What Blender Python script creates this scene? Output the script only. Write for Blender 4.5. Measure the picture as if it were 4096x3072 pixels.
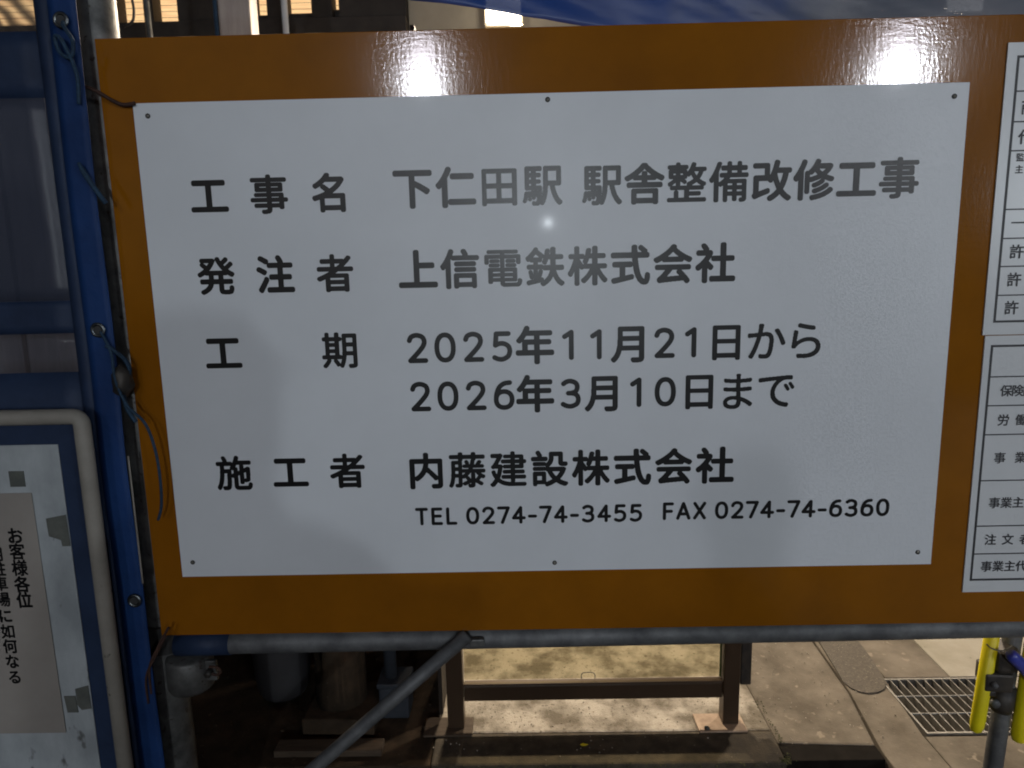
import bpy, bmesh, math, random
import numpy as np
from mathutils import Matrix, Vector, noise
random.seed(7)
for o in list(bpy.data.objects): bpy.data.objects.remove(o)
S = bpy.context.scene
C = S.collection
R = math.radians

# ---------------------------------------------------------------- camera
cd = bpy.data.cameras.new('camera'); cam = bpy.data.objects.new('camera', cd); C.objects.link(cam)
cam.matrix_world = Matrix(((0.99972, 0.02032, 0.01222, 0), (0.00871, 0.16469, -0.98631, -1.32224),
                           (-0.02206, 0.98614, 0.16447, 1.5), (0, 0, 0, 1)))
cd.sensor_width = 36; cd.lens = 2790 / 4096 * 36
cd.clip_start = 0.01; cd.clip_end = 200
cd.dof.use_dof = True; cd.dof.focus_distance = 1.33; cd.dof.aperture_fstop = 9.0
S.camera = cam

# ---------------------------------------------------------------- night sky
W = bpy.data.worlds.new('World'); S.world = W; W.use_nodes = True
nt = W.node_tree; bg = nt.nodes['Background']
sky = nt.nodes.new('ShaderNodeTexSky'); sky.sky_type = 'NISHITA'; sky.sun_disc = False
sky.sun_elevation = R(25); sky.sun_rotation = R(200)
nt.links.new(sky.outputs[0], bg.inputs[0]); bg.inputs[1].default_value = 0.0040
S.view_settings.view_transform = 'Standard'; S.view_settings.look = 'None'
S.view_settings.exposure = 0; S.view_settings.gamma = 1
S.view_settings.use_curve_mapping = False
S.render.engine = 'CYCLES'
S.cycles.use_denoising = True
S.cycles.max_bounces = 8
S.cycles.filter_width = 1.9
S.cycles.sample_clamp_indirect = 4

# ---------------------------------------------------------------- materials
def mat(name, col, rough=0.5, metal=0.0, spec=0.5, col2=None, nscale=8, ndetail=6, contrast=(0.35, 0.65),
        bump=0.0, bscale=60, stretch=(1, 1, 1), coat=0, coat_rough=0.1, speck=None):
    m = bpy.data.materials.new(name); m.use_nodes = True
    t = m.node_tree; b = t.nodes['Principled BSDF']
    b.inputs['Base Color'].default_value = (*col, 1)
    b.inputs['Roughness'].default_value = rough
    b.inputs['Metallic'].default_value = metal
    b.inputs['Specular IOR Level'].default_value = spec
    b.inputs['Coat Weight'].default_value = coat
    b.inputs['Coat Roughness'].default_value = coat_rough
    tc = t.nodes.new('ShaderNodeTexCoord'); mp = t.nodes.new('ShaderNodeMapping')
    mp.inputs['Scale'].default_value = stretch
    t.links.new(tc.outputs['Object'], mp.inputs['Vector'])
    if col2:
        n = t.nodes.new('ShaderNodeTexNoise'); n.inputs['Scale'].default_value = nscale; n.inputs['Detail'].default_value = ndetail
        n.inputs['Roughness'].default_value = 0.62
        r = t.nodes.new('ShaderNodeValToRGB')
        r.color_ramp.elements[0].position = contrast[0]; r.color_ramp.elements[1].position = contrast[1]
        r.color_ramp.elements[0].color = (*col, 1); r.color_ramp.elements[1].color = (*col2, 1)
        t.links.new(mp.outputs[0], n.inputs['Vector']); t.links.new(n.outputs[0], r.inputs[0])
        out = r.outputs[0]
        if speck:
            v = t.nodes.new('ShaderNodeTexNoise'); v.inputs['Scale'].default_value = speck[0]; v.inputs['Detail'].default_value = 3
            r2 = t.nodes.new('ShaderNodeValToRGB')
            r2.color_ramp.elements[0].position = speck[1]; r2.color_ramp.elements[1].position = speck[1] + 0.06
            mx = t.nodes.new('ShaderNodeMix'); mx.data_type = 'RGBA'
            mx.inputs[7].default_value = (*speck[2], 1)
            t.links.new(mp.outputs[0], v.inputs['Vector']); t.links.new(v.outputs[0], r2.inputs[0])
            t.links.new(r2.outputs[0], mx.inputs[0]); t.links.new(out, mx.inputs[6]); out = mx.outputs[2]
        t.links.new(out, b.inputs['Base Color'])
        rr = t.nodes.new('ShaderNodeMapRange'); rr.inputs[3].default_value = rough * 0.85; rr.inputs[4].default_value = min(1, rough * 1.15)
        t.links.new(n.outputs[0], rr.inputs[0]); t.links.new(rr.outputs[0], b.inputs['Roughness'])
    if bump:
        n2 = t.nodes.new('ShaderNodeTexNoise'); n2.inputs['Scale'].default_value = bscale; n2.inputs['Detail'].default_value = 5
        bp = t.nodes.new('ShaderNodeBump'); bp.inputs['Strength'].default_value = bump; bp.inputs['Distance'].default_value = 0.002
        t.links.new(mp.outputs[0], n2.inputs['Vector']); t.links.new(n2.outputs[0], bp.inputs['Height'])
        t.links.new(bp.outputs[0], b.inputs['Normal'])
    return m

def emit(name, col, strength, col2=None, scale=40, stretch=(1, 1, 1)):
    m = bpy.data.materials.new(name); m.use_nodes = True
    t = m.node_tree; t.nodes.clear()
    o = t.nodes.new('ShaderNodeOutputMaterial'); e = t.nodes.new('ShaderNodeEmission')
    e.inputs[0].default_value = (*col, 1); e.inputs[1].default_value = strength
    if col2:
        tc = t.nodes.new('ShaderNodeTexCoord'); mp = t.nodes.new('ShaderNodeMapping'); mp.inputs['Scale'].default_value = stretch
        n = t.nodes.new('ShaderNodeTexNoise'); n.inputs['Scale'].default_value = scale
        r = t.nodes.new('ShaderNodeValToRGB'); r.color_ramp.elements[0].position = 0.35; r.color_ramp.elements[1].position = 0.65
        r.color_ramp.elements[0].color = (*col2, 1); r.color_ramp.elements[1].color = (*col, 1)
        t.links.new(tc.outputs['Object'], mp.inputs[0]); t.links.new(mp.outputs[0], n.inputs['Vector'])
        t.links.new(n.outputs[0], r.inputs[0]); t.links.new(r.outputs[0], e.inputs[0])
    t.links.new(e.outputs[0], o.inputs[0])
    return m

M = {}
# glossy orange paint with brush and roller marks
m = mat('orange_paint', (0.275, 0.098, 0.0045), 0.10, spec=0.6, col2=(0.215, 0.075, 0.0036), nscale=7, ndetail=12, contrast=(.3, .7), stretch=(1, 1, 1))
t = m.node_tree; b = t.nodes['Principled BSDF']
tc = t.nodes.new('ShaderNodeTexCoord')
def nz(scale, st, det=4):
    mp = t.nodes.new('ShaderNodeMapping'); mp.inputs['Scale'].default_value = st
    n = t.nodes.new('ShaderNodeTexNoise'); n.inputs['Scale'].default_value = scale; n.inputs['Detail'].default_value = det
    t.links.new(tc.outputs['Object'], mp.inputs[0]); t.links.new(mp.outputs[0], n.inputs['Vector']); return n.outputs[0]
a1 = nz(190, (1, 1, 1), 2); a2 = nz(95, (1.6, 1, .28), 2); a3 = nz(95, (.28, 1, 1.8), 2)
ad = t.nodes.new('ShaderNodeMath'); ad.operation = 'ADD'; ad2 = t.nodes.new('ShaderNodeMath'); ad2.operation = 'ADD'
t.links.new(a1, ad.inputs[0]); t.links.new(a2, ad.inputs[1]); t.links.new(ad.outputs[0], ad2.inputs[0]); t.links.new(a3, ad2.inputs[1])
pz = nz(9, (1, 1, 1), 3)
pm = t.nodes.new('ShaderNodeMapRange'); pm.inputs[1].default_value = .35; pm.inputs[2].default_value = .65; pm.inputs[3].default_value = .13; pm.inputs[4].default_value = .34
t.links.new(pz, pm.inputs[0])
ad3 = t.nodes.new('ShaderNodeMath'); ad3.operation = 'SUBTRACT'; t.links.new(ad2.outputs[0], ad3.inputs[0]); ad3.inputs[1].default_value = 0
bp = t.nodes.new('ShaderNodeBump'); bp.inputs['Distance'].default_value = 0.0003
t.links.new(pm.outputs[0], bp.inputs['Strength'])
t.links.new(ad3.outputs[0], bp.inputs['Height']); t.links.new(bp.outputs[0], b.inputs['Normal'])
M['orange'] = m
M['ply_edge'] = mat('plywood_edge', (0.20, 0.13, 0.07), 0.8, col2=(0.10, 0.06, 0.03), nscale=30, stretch=(1, 1, 8))
M['white_sheet'] = mat('matt_white_composite', (0.71, 0.74, 0.78), 0.40, spec=0.5, col2=(0.63, 0.655, 0.69), nscale=2.2, ndetail=9, contrast=(.3, .7), coat=0.010, coat_rough=0.07,
                       bump=0.07, bscale=420)
M['white_vinyl'] = mat('white_vinyl', (0.66, 0.68, 0.70), 0.30, spec=0.5, col2=(0.60, 0.62, 0.64), nscale=4)
M['ink'] = mat('black_vinyl_lettering', (0.004, 0.004, 0.005), 0.33, spec=0.52)
M['ink_soft'] = mat('black_print', (0.03, 0.03, 0.035), 0.5)
M['screw'] = mat('screw_metal', (0.35, 0.34, 0.30), 0.35, metal=1, col2=(0.12, 0.11, 0.09), nscale=300)
M['hole'] = mat('screw_washer_dark', (0.03, 0.03, 0.03), 0.6)
M['galv'] = mat('galvanised_pipe', (0.16, 0.16, 0.155), 0.5, metal=0.5, col2=(0.07, 0.07, 0.068), nscale=22, bump=0.25, bscale=120, speck=(70, 0.62, (0.06, 0.05, 0.045)))
M['galv_dark'] = mat('weathered_pipe', (0.17, 0.175, 0.18), 0.6, metal=0.3, col2=(0.085, 0.087, 0.092), nscale=18, bump=0.3, bscale=150)
M['clamp'] = mat('dark_clamp_steel', (0.035, 0.034, 0.034), 0.55, metal=0.5, col2=(0.07, 0.06, 0.05), nscale=30, bump=0.3)
M['rust'] = mat('rusty_wire', (0.055, 0.022, 0.012), 0.75, col2=(0.03, 0.012, 0.008), nscale=60)
M['blue'] = mat('blue_tarp_cloth', (0.011, 0.042, 0.150), 0.6, spec=0.2, col2=(0.007, 0.026, 0.095), nscale=6, bump=1.0, bscale=38)
M['navy'] = mat('navy_cloth', (0.020, 0.036, 0.080), 0.6, spec=0.25, col2=(0.012, 0.022, 0.052), nscale=9, bump=1.0, bscale=30)
M['rope'] = mat('blue_rope', (0.015, 0.05, 0.10), 0.8, col2=(0.008, 0.025, 0.05), nscale=120, bump=0.5, bscale=300)
M['brass'] = mat('eyelet_metal', (0.16, 0.17, 0.17), 0.38, metal=1, col2=(0.06, 0.07, 0.08), nscale=150)
M['white_pipe'] = mat('cream_painted_pipe', (0.27, 0.25, 0.22), 0.6, col2=(0.21, 0.195, 0.17), nscale=14, bump=0.1, speck=(45, 0.70, (0.05, 0.04, 0.03)))
M['board_grey'] = mat('grey_white_board', (0.40, 0.43, 0.45), 0.55, col2=(0.25, 0.275, 0.29), nscale=11, ndetail=10, stretch=(1, 1, .5), speck=(30, 0.66, (0.10, 0.105, 0.105)))
M['paper'] = mat('beige_paper', (0.29, 0.265, 0.24), 0.7, col2=(0.235, 0.212, 0.192), nscale=4)
M['tape'] = mat('grey_cloth_tape', (0.115, 0.12, 0.108), 0.55, col2=(0.075, 0.08, 0.073), nscale=30)
M['brown_alu'] = mat('brown_anodised_aluminium', (0.065, 0.042, 0.026), 0.35, metal=0.3, spec=0.5, col2=(0.05, 0.032, 0.02), nscale=6)
M['concrete'] = mat('concrete', (0.44, 0.40, 0.34), 0.85, spec=0.3, col2=(0.15, 0.13, 0.10), nscale=7, ndetail=12, contrast=(0.40, 0.60),
                    bump=1.0, bscale=160, speck=(85, 0.62, (0.12, 0.10, 0.07)))
M['shaded_edge'] = mat('shaded_mossy_concrete', (0.042, 0.035, 0.026), 0.8, spec=0.3, col2=(0.085, 0.07, 0.05), nscale=16, ndetail=12, contrast=(0.4, 0.62),
                bump=1.0, bscale=160, speck=(60, 0.68, (0.16, 0.135, 0.10)))  # mossy concrete with the shade at the slab front put into its colour
M['concrete_pale'] = mat('pale_concrete', (0.36, 0.335, 0.285), 0.85, spec=0.3, col2=(0.27, 0.25, 0.20), nscale=6, ndetail=12, bump=0.5, bscale=140, speck=(40, 0.68, (0.2, 0.18, 0.15)))
M['concrete_tan'] = mat('tan_concrete', (0.185, 0.16, 0.128), 0.85, spec=0.3, col2=(0.10, 0.085, 0.066), nscale=6, ndetail=12, contrast=(0.36, 0.64), bump=0.5, bscale=150,
                        speck=(26, 0.64, (0.245, 0.21, 0.165)))
M['patch'] = mat('asphalt_patch', (0.065, 0.057, 0.047), 0.9, col2=(0.12, 0.104, 0.085), nscale=150, bump=1.0, bscale=220, speck=(160, 0.66, (0.30, 0.26, 0.2)))
M['dirt'] = mat('dark_dirt', (0.026, 0.019, 0.012), 0.95, spec=0.2, col2=(0.055, 0.037, 0.023), nscale=14, ndetail=10, bump=1.0, bscale=70, speck=(90, 0.70, (0.12, 0.09, 0.06)))
M['trim_green'] = mat('green_pane_edge', (0.06, 0.07, 0.02), 0.4)
M['moss'] = mat('moss', (0.05, 0.055, 0.015), 0.9, col2=(0.10, 0.10, 0.04), nscale=60, bump=0.6)
M['grate'] = mat('galvanised_grate', (0.22, 0.21, 0.19), 0.5, metal=0.4, col2=(0.13, 0.12, 0.105), nscale=30)
M['yellow'] = mat('yellow_plastic', (0.85, 0.74, 0.008), 0.45, spec=0.5, col2=(0.70, 0.59, 0.006), nscale=12)
M['violet'] = mat('blue_violet_plastic', (0.045, 0.06, 0.36), 0.3, spec=0.6)
M['dark_wall'] = mat('dark_brown_beam', (0.030, 0.022, 0.016), 0.7, col2=(0.018, 0.013, 0.010), nscale=10, bump=0.3)
M['beige_wall'] = mat('beige_wall', (0.42, 0.36, 0.27), 0.8, col2=(0.36, 0.31, 0.23), nscale=5)
M['hoard'] = mat('grey_steel_sheet', (0.42, 0.37, 0.34), 0.55, metal=0.1, col2=(0.24, 0.21, 0.20), nscale=4, stretch=(3, 3, .5))
M['window_glow'] = emit('lit_window_blind', (1.0, 0.66, 0.32), 1.15, (0.85, 0.50, 0.24), 14, (0.6, 1, 9))
M['lamp_tube'] = emit('lit_tube', (1.0, 0.90, 0.74), 14)
M['lamp_head'] = emit('street_lamp_lens', (0.93, 0.90, 1.0), 42)
M['lamp_small'] = emit('small_lamp_lens', (0.93, 0.97, 1.0), 60)
M['planter'] = mat('dark_grey_plastic', (0.035, 0.035, 0.038), 0.7, col2=(0.026, 0.026, 0.028), nscale=9)
M['wood'] = mat('weathered_timber', (0.07, 0.048, 0.03), 0.8, col2=(0.045, 0.03, 0.018), nscale=12, stretch=(1, 6, 6), bump=0.4)
M['plate'] = mat('pale_base_plate', (0.42, 0.31, 0.22), 0.6, col2=(0.26, 0.18, 0.12), nscale=25)
M['bluegrey'] = mat('blue_grey_plastic', (0.022, 0.028, 0.038), 0.7, col2=(0.015, 0.02, 0.028), nscale=20)
M['pit'] = mat('shade_black_concrete', (0.012, 0.010, 0.009), 0.95, spec=0.1, col2=(0.008, 0.007, 0.006), nscale=20, bump=0.5)  # near-black: the shade of the recess is put into the colour

def clear_mat(name, tint, alpha, rough=0.15):
    m = bpy.data.materials.new(name); m.use_nodes = True
    t = m.node_tree; b = t.nodes['Principled BSDF']; o = t.nodes['Material Output']
    b.inputs['Base Color'].default_value = (*tint, 1); b.inputs['Roughness'].default_value = rough
    tr = t.nodes.new('ShaderNodeBsdfTransparent'); tr.inputs[0].default_value = (0.8, 0.85, 0.95, 1)
    mx = t.nodes.new('ShaderNodeMixShader'); mx.inputs[0].default_value = alpha
    tc = t.nodes.new('ShaderNodeTexCoord')
    n = t.nodes.new('ShaderNodeTexNoise'); n.inputs['Scale'].default_value = 14
    bp = t.nodes.new('ShaderNodeBump'); bp.inputs['Strength'].default_value = 0.3; bp.inputs['Distance'].default_value = 0.01
    t.links.new(tc.outputs['Object'], n.inputs['Vector']); t.links.new(n.outputs[0], bp.inputs['Height']); t.links.new(bp.outputs[0], b.inputs['Normal'])
    t.links.new(tr.outputs[0], mx.inputs[1]); t.links.new(b.outputs[0], mx.inputs[2]); t.links.new(mx.outputs[0], o.inputs[0])
    return m
M['vinyl'] = clear_mat('clouded_blue_vinyl', (0.045, 0.055, 0.085), 0.62, 0.38)
M['vinyl_clear'] = clear_mat('clear_vinyl', (0.12, 0.11, 0.11), 0.22, 0.2)
M['pane'] = clear_mat('acrylic_pane', (0.06, 0.06, 0.02), 0.10, 0.08)
M['pane'].node_tree.nodes['Transparent BSDF'].inputs[0].default_value = (0.92, 0.90, 0.80, 1)
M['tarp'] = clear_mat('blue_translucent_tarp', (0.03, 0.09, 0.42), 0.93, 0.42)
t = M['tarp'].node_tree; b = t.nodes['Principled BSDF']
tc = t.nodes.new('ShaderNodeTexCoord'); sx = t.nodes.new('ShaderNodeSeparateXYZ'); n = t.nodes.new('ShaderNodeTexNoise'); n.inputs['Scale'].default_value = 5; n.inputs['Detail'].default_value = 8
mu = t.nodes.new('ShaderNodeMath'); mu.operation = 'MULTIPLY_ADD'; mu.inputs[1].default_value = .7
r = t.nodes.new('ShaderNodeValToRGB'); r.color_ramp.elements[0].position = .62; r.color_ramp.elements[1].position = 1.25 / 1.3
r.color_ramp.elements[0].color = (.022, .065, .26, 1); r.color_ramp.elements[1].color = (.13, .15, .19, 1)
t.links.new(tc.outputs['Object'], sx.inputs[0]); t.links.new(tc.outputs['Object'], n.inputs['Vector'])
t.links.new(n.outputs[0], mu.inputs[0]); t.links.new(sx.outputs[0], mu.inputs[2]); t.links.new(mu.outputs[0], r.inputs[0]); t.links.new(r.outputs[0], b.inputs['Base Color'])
# woven mesh: transparent holes between rippled threads
m = bpy.data.materials.new('rippled_mesh'); m.use_nodes = True
t = m.node_tree; b = t.nodes['Principled BSDF']; b.inputs['Base Color'].default_value = (0.10, 0.075, 0.06, 1); b.inputs['Roughness'].default_value = 0.8
tc = t.nodes.new('ShaderNodeTexCoord'); wv = t.nodes.new('ShaderNodeTexWave'); wv.bands_direction = 'DIAGONAL'
wv.inputs['Scale'].default_value = 17; wv.inputs['Distortion'].default_value = 9; wv.inputs['Detail'].default_value = 1.0; wv.inputs['Detail Scale'].default_value = 0.7
tr = t.nodes.new('ShaderNodeBsdfTransparent'); mx = t.nodes.new('ShaderNodeMixShader')
mr = t.nodes.new('ShaderNodeMapRange'); mr.inputs[3].default_value = 0.25; mr.inputs[4].default_value = 0.75
t.links.new(tc.outputs['Object'], wv.inputs['Vector']); t.links.new(wv.outputs[1], mr.inputs[0]); t.links.new(mr.outputs[0], mx.inputs[0])
t.links.new(tr.outputs[0], mx.inputs[1]); t.links.new(b.outputs[0], mx.inputs[2]); t.links.new(mx.outputs[0], t.nodes['Material Output'].inputs[0])
M['mesh'] = m

# ---------------------------------------------------------------- helpers
def tag(o, label=None, cat=None, group=None, kind=None):
    if label: o['label'] = label
    if cat: o['category'] = cat
    if group: o['group'] = group
    if kind: o['kind'] = kind
    return o
def thing(name, label, cat, loc=(0, 0, 0), group=None):
    o = bpy.data.objects.new(name, None); C.objects.link(o); o.location = loc
    o.empty_display_size = 0.05
    return tag(o, label, cat, group)
def link(name, bm, m, parent=None, smooth=False, bevel=0):
    me = bpy.data.meshes.new(name)
    bmesh.ops.recalc_face_normals(bm, faces=bm.faces)
    bm.to_mesh(me); bm.free()
    me.materials.append(m)
    if smooth:
        for p in me.polygons: p.use_smooth = True
    o = bpy.data.objects.new(name, me); C.objects.link(o)
    if parent: put(o, parent)
    if bevel:
        md = o.modifiers.new('b', 'BEVEL'); md.width = bevel; md.segments = 2; md.limit_method = 'ANGLE'
    return o
def put(o, parent):
    o.parent = parent
    l = parent.location if parent.type == 'EMPTY' else Vector((0, 0, 0))
    o.matrix_parent_inverse = Matrix.Translation(-l)
def bx(bm, x0, x1, y0, y1, z0, z1):
    v = [bm.verts.new(c) for c in ((x0, y0, z0), (x1, y0, z0), (x1, y1, z0), (x0, y1, z0), (x0, y0, z1), (x1, y0, z1), (x1, y1, z1), (x0, y1, z1))]
    for f in ((0, 3, 2, 1), (4, 5, 6, 7), (0, 1, 5, 4), (1, 2, 6, 5), (2, 3, 7, 6), (3, 0, 4, 7)): bm.faces.new([v[i] for i in f])
def box(name, m, parent, *c, bevel=0):
    bm = bmesh.new(); bx(bm, *c); return link(name, bm, m, parent, bevel=bevel)
def tube_bm(bm, pts, r, n=12, cap=True):
    pts = [Vector(p) for p in pts]; rings = []
    rs = r if isinstance(r, (list, tuple)) else [r] * len(pts)
    up = None
    for i, p in enumerate(pts):
        d = (pts[min(i + 1, len(pts) - 1)] - pts[max(i - 1, 0)]).normalized()
        if up is None: up = Vector((0, 0, 1)) if abs(d.z) < .9 else Vector((0, 1, 0))
        a = d.cross(up).normalized(); c = a.cross(d).normalized(); up = c
        rings.append([bm.verts.new(p + (a * math.cos(q) + c * math.sin(q)) * rs[i]) for q in [k * 2 * math.pi / n for k in range(n)]])
    for i in range(len(rings) - 1):
        for k in range(n):
            bm.faces.new((rings[i][k], rings[i][(k + 1) % n], rings[i + 1][(k + 1) % n], rings[i + 1][k]))
    if cap:
        bm.faces.new(rings[0][::-1]); bm.faces.new(rings[-1])
def tube(name, m, parent, pts, r, n=16):
    bm = bmesh.new(); tube_bm(bm, pts, r, n); return link(name, bm, m, parent, smooth=True)
def hollow(name, m, parent, p0, p1, r, wall=0.003, n=24):
    """open-ended pipe with a wall"""
    bm = bmesh.new(); p0 = Vector(p0); p1 = Vector(p1); d = (p1 - p0).normalized()
    up = Vector((0, 0, 1)) if abs(d.z) < .9 else Vector((0, 1, 0)); a = d.cross(up).normalized(); c = a.cross(d)
    rg = [[bm.verts.new(p + (a * math.cos(k * 2 * math.pi / n) + c * math.sin(k * 2 * math.pi / n)) * q) for k in range(n)]
          for p, q in ((p0, r), (p1, r), (p1, r - wall), (p0, r - wall))]
    for i in range(4):
        for k in range(n):
            bm.faces.new((rg[i][k], rg[i][(k + 1) % n], rg[(i + 1) % 4][(k + 1) % n], rg[(i + 1) % 4][k]))
    o = link(name, bm, m, parent, smooth=True)
    md = o.modifiers.new('e', 'EDGE_SPLIT'); md.split_angle = R(50)
    return o
def smooth_path(pts, sub=6):
    out = []; P = [Vector(p) for p in pts]; P = [P[0]] + P + [P[-1]]
    for i in range(1, len(P) - 2):
        for k in range(sub):
            u = k / sub; a, b_, c, d = P[i - 1], P[i], P[i + 1], P[i + 2]
            out.append(0.5 * ((2 * b_) + (c - a) * u + (2 * a - 5 * b_ + 4 * c - d) * u * u + (3 * b_ - a - 3 * c + d) * u ** 3))
    out.append(P[-2]); return out
def sheet(name, m, parent, x0, x1, z0, z1, y, nx=12, nz_=12, wav=0.004, seed=0, thick=0.0012, fx=3, fz=3):
    bm = bmesh.new(); g = []
    for j in range(nz_ + 1):
        row = []
        for i in range(nx + 1):
            x = x0 + (x1 - x0) * i / nx; z = z0 + (z1 - z0) * j / nz_
            row.append(bm.verts.new((x, y + wav * noise.noise((x * fx, seed, z * fz)), z)))
        g.append(row)
    for j in range(nz_):
        for i in range(nx): bm.faces.new((g[j][i], g[j][i + 1], g[j + 1][i + 1], g[j + 1][i]))
    o = link(name, bm, m, parent, smooth=True)
    md = o.modifiers.new('s', 'SOLIDIFY'); md.thickness = thick
    return o
def prism(bm, pts, z0, z1):
    a = [bm.verts.new((x, y, z0)) for x, y in pts]; c = [bm.verts.new((x, y, z1)) for x, y in pts]
    n = len(pts)
    bm.faces.new(a[::-1]); bm.faces.new(c)
    for i in range(n): bm.faces.new((a[i], a[(i + 1) % n], c[(i + 1) % n], c[i]))

# ---------------------------------------------------------------- rounded gothic lettering
N = 116                      # grid cells to the em
GW = int(N * 1.5)
_glyph = {}
def _shift_min(mask_pts_src, R_):
    """distance of every cell to the nearest True cell, up to R_ cells"""
    D = np.full(mask_pts_src.shape, 99.0)
    k = int(R_) + 1
    src = np.pad(mask_pts_src, k)
    h, w = mask_pts_src.shape
    for dy in range(-k, k + 1):
        for dx in range(-k, k + 1):
            d = math.hypot(dx, dy)
            if d > R_ + 0.01: continue
            s = src[k + dy:k + dy + h, k + dx:k + dx + w]
            D = np.where(s & (d < D), d, D)
    return D
def _cm(pts, sub=8):
    out = []; P = [pts[0]] + list(pts) + [pts[-1]]
    for i in range(1, len(P) - 2):
        for k in range(sub):
            u = k / sub; q = []
            for j in (0, 1):
                a, b_, c, d = P[i - 1][j], P[i][j], P[i + 1][j], P[i + 2][j]
                q.append(.5 * (2 * b_ + (c - a) * u + (2 * a - 5 * b_ + 4 * c - d) * u * u + (3 * b_ - a - 3 * c + d) * u ** 3))
            out.append(tuple(q))
    out.append(P[-2]); return out
def _arc(cx, cy, rx, ry, a0, a1, n=28, p=2.25):
    o = []
    for k in range(n + 1):
        a = R(a0 + (a1 - a0) * k / n); c, s_ = math.cos(a), math.sin(a)
        o.append((cx + rx * math.copysign(abs(c) ** (2 / p), c), cy + ry * math.copysign(abs(s_) ** (2 / p), s_)))
    return o
STROKE = {   # centre lines of the rounded numerals and capitals, in em
    '0': [_arc(0, .365, .205, .315, 0, 360)],
    '1': [[(-.115, .575), (.05, .68), (.05, .05)]],
    '2': [_cm([(-.19, .555), (-.14, .645), (-.01, .685), (.13, .64), (.18, .53), (.15, .42), (.06, .30), (-.07, .16), (-.18, .05)]) + [(-.18, .05), (.20, .05)]],
    '3': [_cm([(-.18, .62), (-.10, .67), (.01, .683), (.13, .63), (.165, .53), (.12, .42), (-.005, .378)]), _cm([(-.06, .378), (.06, .372), (.155, .32), (.19, .215), (.15, .105), (.02, .045), (-.10, .055), (-.195, .10)])],
    '4': [[(.085, .05), (.085, .68), (-.215, .235), (.225, .235)]],
    '5': [[(.165, .68), (-.135, .68), (-.16, .395)] + _cm([(-.16, .395), (-.06, .435), (.06, .43), (.165, .36), (.195, .24), (.15, .115), (.02, .045), (-.09, .05), (-.185, .09)])],
    '6': [_cm([(.145, .68), (.0, .655), (-.12, .56), (-.185, .40), (-.20, .25)]), _arc(0, .25, .2, .205, 0, 360)],
    '7': [[(-.20, .68), (.20, .68), (.15, .55), (-.05, .05)]],
    'T': [[(-.20, .68), (.20, .68)], [(0, .68), (0, .05)]], 'L': [[(-.15, .68), (-.15, .05), (.17, .05)]],
    'E': [[(.17, .68), (-.16, .68), (-.16, .05), (.18, .05)], [(-.16, .375), (.14, .375)]],
    'F': [[(.17, .68), (-.15, .68), (-.15, .05)], [(-.15, .36), (.13, .36)]],
    'A': [[(-.23, .05), (0, .685), (.23, .05)], [(-.16, .235), (.16, .235)]],
    'X': [[(-.20, .68), (.20, .05)], [(.20, .68), (-.20, .05)]], '-': [[(-.12, .30), (.12, .30)]],
}
def stroke_field(ch, rad_em):
    D = np.full((GW, GW), 1e9); X, Y = np.meshgrid(np.arange(GW), np.arange(GW))
    for ln in STROKE[ch]:
        q = [(a * N + N * .6, b_ * N + N * .4) for a, b_ in ln]
        for (ax, ay), (bx_, by_) in zip(q, q[1:]):
            dx, dy = bx_ - ax, by_ - ay; L = dx * dx + dy * dy
            if L < 1e-9: continue
            u = np.clip(((X - ax) * dx + (Y - ay) * dy) / L, 0, 1)
            D = np.minimum(D, np.hypot(X - ax - u * dx, Y - ay - u * dy))
    return rad_em * N - D
def field_mesh(F, off, bb):
    nz0 = F > 0
    P_ = np.pad(F, 1, constant_values=-5)
    verts = []; vid = {}; faces = []
    def vtx(x, y):
        k = (round(x, 3), round(y, 3))
        if k not in vid:
            vid[k] = len(verts); verts.append(((x - off[0]) / N, (y - off[1]) / N))
        return vid[k]
    ins = nz0
    full = ins[:-1, :-1] & ins[1:, :-1] & ins[:-1, 1:] & ins[1:, 1:]
    anyc = ins[:-1, :-1] | ins[1:, :-1] | ins[:-1, 1:] | ins[1:, 1:]
    H_ = full.shape[0]
    for y in range(H_):                # rows of whole cells joined into runs
        row = full[y]; x = 0
        idx = np.nonzero(row)[0]
        if len(idx):
            runs = np.split(idx, np.nonzero(np.diff(idx) > 1)[0] + 1)
            for r_ in runs:
                faces.append((vtx(r_[0], y), vtx(r_[-1] + 1, y), vtx(r_[-1] + 1, y + 1), vtx(r_[0], y + 1)))
    for y, x in zip(*np.nonzero(anyc & ~full)):
        cs = ((x, y), (x + 1, y), (x + 1, y + 1), (x, y + 1)); poly = []
        for k in range(4):
            a, c = cs[k], cs[(k + 1) % 4]; fa, fc = F[a[1], a[0]], F[c[1], c[0]]
            if fa > 0: poly.append(vtx(*a))
            if (fa > 0) != (fc > 0):
                fa2, fc2 = max(fa, -1.2), max(fc, -1.2); u = fa2 / (fa2 - fc2)
                poly.append(vtx(a[0] + (c[0] - a[0]) * u, a[1] + (c[1] - a[1]) * u))
        q = []
        for v in poly:
            if not q or (v != q[-1]): q.append(v)
        if len(q) > 2 and q[0] == q[-1]: q.pop()
        if len(set(q)) > 2 and len(set(q)) == len(q): faces.append(tuple(q))
    return (verts, faces, bb)
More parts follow.
